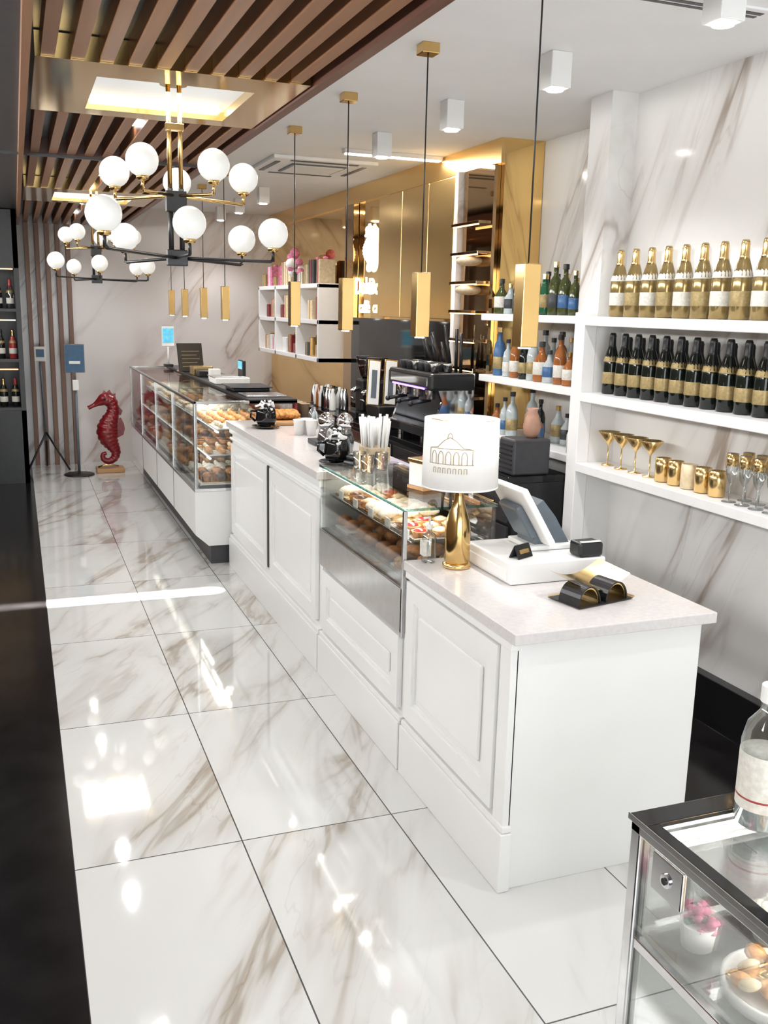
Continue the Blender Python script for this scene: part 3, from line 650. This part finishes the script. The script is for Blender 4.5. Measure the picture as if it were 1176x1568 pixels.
b.box(-.11,.17,-.07,.09,0,.003,'gold',.0,m0); b.box(-.13,.14,-.09,.07,0.003,.005,'black',0,m0)
def arch(xo,yo,r,k,w=.1):
    n=14; vo=[];fo=[]
    for i in range(n+1):
        a=math.pi*i/n
        for rr in (r,r-.004):
            for yy in (-w/2,w/2): vo.append((xo+rr*math.cos(a),yo+yy,.005+rr*1.25*math.sin(a)))
    for i in range(n):
        q=i*4; fo+=[[q,q+1,q+5,q+4],[q+2,q+3,q+7,q+6],[q,q+2,q+6,q+4],[q+1,q+3,q+7,q+5]]
    b.add(vo,fo,k,False,m0)
arch(-.07,-.03,.055,'black'); arch(.065,-.03,.055,'black'); arch(-.07,-.03,.050,'gold',.09); arch(.065,-.03,.050,'gold',.09)
vs=[];fs=[]
for i in range(13):
    t=i/12; xx=-.12+.28*t; zz=.085-.055*math.sin(math.pi*t)*.8
    vs+=[(xx,-.05,zz),(xx,.11,zz+.02)]
for i in range(12): fs.append([2*i,2*i+1,2*i+3,2*i+2])
b.add(vs,fs,'gold',True,m0); b.done()
# ------------------------------------------------------------ signs at back
b=B('sign_post_stand'); x,y=.60,11.4; b.lathe([(.17,0),(.17,.012),(.15,.02),(.02,.028)],(x,y,0),'black',28); b.tube([(x,y,.02),(x,y,1.1)],.016,'greyp',10); b.box(x-.035,x+.035,y-.05,y+.02,.98,1.1,'paper',.01); b.tube([(x,y,1.1),(x,y,1.2)],.01,'greyp',8)
b.box(x-.11,x+.11,y-.012,y+.012,1.18,1.5,'greyp',.005); b.box(x-.1,x+.1,y-.0145,y-.012,1.19,1.49,'blue'); b.box(x-.06,x+.06,y-.016,y-.0145,1.28,1.31,'paper'); b.done()
b=B('tripod_stand'); x,y=.27,11.85; b.tube([(x,y,.35),(x-.03,y,1.35)],.012,'greyp',8)
for a in (90,215,330): b.tube([(x,y,.45),(x+.28*math.cos(math.radians(a)),y+.28*math.sin(math.radians(a)),.01)],.012,'black',8)
b.box(x-.09,x+.04,y-.03,y,1.28,1.45,'paper',.006); b.box(x-.07,x+.02,y-.032,y-.03,1.33,1.42,'blue'); b.done()
# left dark cabinet with bottles
b=B('black_bottle_cabinet'); X0,X1,Y0,Y1=-1.45,.06,11.0,11.6
b.box(X0,X1,Y1-.05,Y1,0,2.89,'black'); b.box(X1-.05,X1,Y0,Y1,0,2.89,'black'); b.box(X0,X0+.05,Y0,Y1,0,2.89,'black'); b.box(X0,X1,Y0,Y1,2.3,2.89,'black'); b.box(X0,X1,Y0,Y1,0,.8,'black')
for z in (.83,1.35,1.88): b.box(X0+.05,X1-.05,Y0+.02,Y1-.05,z-.03,z,'dark'); b.box(X0+.06,X1-.06,Y0+.03,Y0+.045,z+.405,z+.415,'ledwarm')
cab=b.done()
b=B('cabinet_bottles')
for z in (.831,1.351,1.881):
    for i in range(11): bottle(b,-.04-i*.12,11.15,z,random.choice(['dkgreen','redb','jar','dkgreen']),'labelw','gold',.95,random.choice(['redb','gold','black']))
b.done(cab)
# ------------------------------------------------------------ foreground glass showcase
b=B('glass_showcase'); X0,X1,Y0,Y1,H=1.085,1.95,.25,1.41,1.0
for (x,y) in ((X0,Y0),(X1-.03,Y0),(X0,Y1-.03),(X1-.03,Y1-.03)): b.box(x,x+.03,y,y+.03,0,H-.012,'steel',.004)
for z in (0.06,.72,H-.06):
    b.box(X0,X1,Y1-.025,Y1-.005,z,z+.03,'steel',.003) if z<.5 else None
    if z<.8: b.box(X0+.005,X0+.025,Y0,Y1,z,z+.025,'steel',.003)
b.box(X0,X1,Y0,Y0+.03,H-.04,H-.012,'steel',.003); b.box(X0,X1,Y1-.03,Y1,H-.035,H-.012,'steel',.003); b.box(X0,X0+.025,Y0,Y1,H-.035,H-.012,'steel',.003); b.box(X1-.03,X1,Y0,Y1,H-.04,H-.012,'steel',.003)
b.box(X0-.003,X1+.003,Y1-.05,Y1+.003,H-.011,H,'blackg',.002); b.box(X0-.003,X0+.026,Y0,Y1-.05,H-.011,H,'blackg',.002); b.box(X0+.026,X1,Y0,Y1-.05,H-.009,H-.001,'glass')
b.box(X0-.006,X0-.003,Y0,Y1+.004,H-.012,H+.001,'steel',.001)
b.box(X0+.008,X0+.013,Y0+.03,Y1-.03,.08,H-.035,'glass'); b.box(X0+.03,X1-.03,Y1-.014,Y1-.009,.08,H-.035,'glass')
b.box(X0+.02,X1-.02,Y0+.02,Y1-.03,.76,.768,'glass'); b.box(X0+.02,X1-.02,Y0+.02,Y1-.03,.08,.1,'lacq')
b.box(X0+.02,X1-.02,Y0+.02,Y1-.03,.42,.43,'shelfw'); b.box(X0+.03,X1-.05,Y1-.05,Y1-.035,H-.05,H-.036,'led')
b.cyl((X0-.006,1.29,.925),.014,.012,'chrome',20,R('Y',90)); b.box(X0-.002,X0+.008,1.245,1.335,.885,.964,'steel',.003); b.cyl((X0-.009,1.29,.925),.007,.005,'black',14,R('Y',90))
show=b.done(); light('showcase_light','AREA',(1.5,.9,.97),8,show,(1,.97,.93),.6,.6)
b=B('showcase_flowers')
for (cx,cy,k) in ((1.17,1.29,'pink'),(1.32,1.26,'sugar'),(1.47,1.28,'sugar')):
    b.lathe([(.03,0),(.036,.05),(.034,.05),(.0001,.04)],(cx,cy,.769),'paper',18)
    for i in range(40):
        a=random.random()*6.28; r=random.uniform(0,.036); b.sphere((cx+r*math.cos(a),cy+r*math.sin(a),.83+random.uniform(-.01,.02)-r*.3),random.uniform(.008,.013),k if random.random()<.85 else 'greenb',8,(1,1,.6),R('X',random.uniform(-40,40)))
b.done(show)
b=B('packaged_biscuits')
for (cx,cy) in ((1.21,1.12),(1.42,1.08),(1.22,.90),(1.45,.86)):
    b.lathe([(.085,0),(.1,.01),(.1,.03),(.092,.03),(.085,.012),(0,.01)],(cx,cy,.769),'paper',24)
    for i in range(34):
        a=random.random()*6.28; r=random.uniform(0,.075); b.sphere((cx+r*math.cos(a),cy+r*math.sin(a),.795+random.uniform(0,.035)),.021,random.choice(['crois','cream','crois','gold']),10,(1,1,.5),R('X',random.uniform(-40,40)))
b.done(show)
b=B('showcase_gift_packs')
for i in range(9): 
    xx=1.16+(i%3)*.22; yy=.5+(i//3)*.28; b.box(xx,xx+.16,yy,yy+.12,.431,.431+.16,['gold','paper','beigep','pink','paper'][i%5],.008); b.tube([(xx+.08,yy,.51),(xx+.08,yy-.004,.59)],.004,'gold',6)
b.done(show)
b=B('hand_sanitizer_bottle'); x,y,z=1.30,1.30,1.001
b.lathe([(.042,0),(.048,.006),(.048,.17),(.040,.205),(.020,.232),(.018,.25)],(x,y,z),'jar',28)
b.lathe([(.046,.004),(.0465,.008),(.0465,.12),(.0001,.12)],(x,y,z),'clearb',24)
b.lathe([(.0485,.04),(.0488,.041),(.0488,.15),(.0485,.151)],(x,y,z),'labelw',28); b.cyl((x,y,z+.25),.022,.034,'paper',20); b.lathe([(.0491,.06),(.0491,.064)],(x,y,z),'redb',28)
b.done()

# ------------------------------------------------------------ world, camera
w=bpy.data.worlds.new('World'); S.world=w; w.use_nodes=True
w.node_tree.nodes['Background'].inputs[0].default_value=(.85,.92,1,1); w.node_tree.nodes['Background'].inputs[1].default_value=.8
c=Vector((588,784)); f=1450.
F=Vector((22-588,461-784,f)).normalized(); D=Vector((430-588,6786,f)); D=(D-F*D.dot(F)).normalized(); Rr=D.cross(F)
right=Vector((Rr.x,F.x,-D.x)); up=-Vector((Rr.y,F.y,-D.y)); back=-Vector((Rr.z,F.z,-D.z))
cam=bpy.data.cameras.new('camera'); co=bpy.data.objects.new('camera',cam); S.collection.objects.link(co)
mw=Matrix((( right.x,up.x,back.x,0),(right.y,up.y,back.y,0),(right.z,up.z,back.z,1.96),(0,0,0,1))); co.matrix_world=mw
cam.sensor_fit='HORIZONTAL'; cam.sensor_width=36; cam.lens=f/1176*36; cam.clip_start=.02
S.camera=co
S.view_settings.view_transform='Standard'; S.view_settings.exposure=0.5
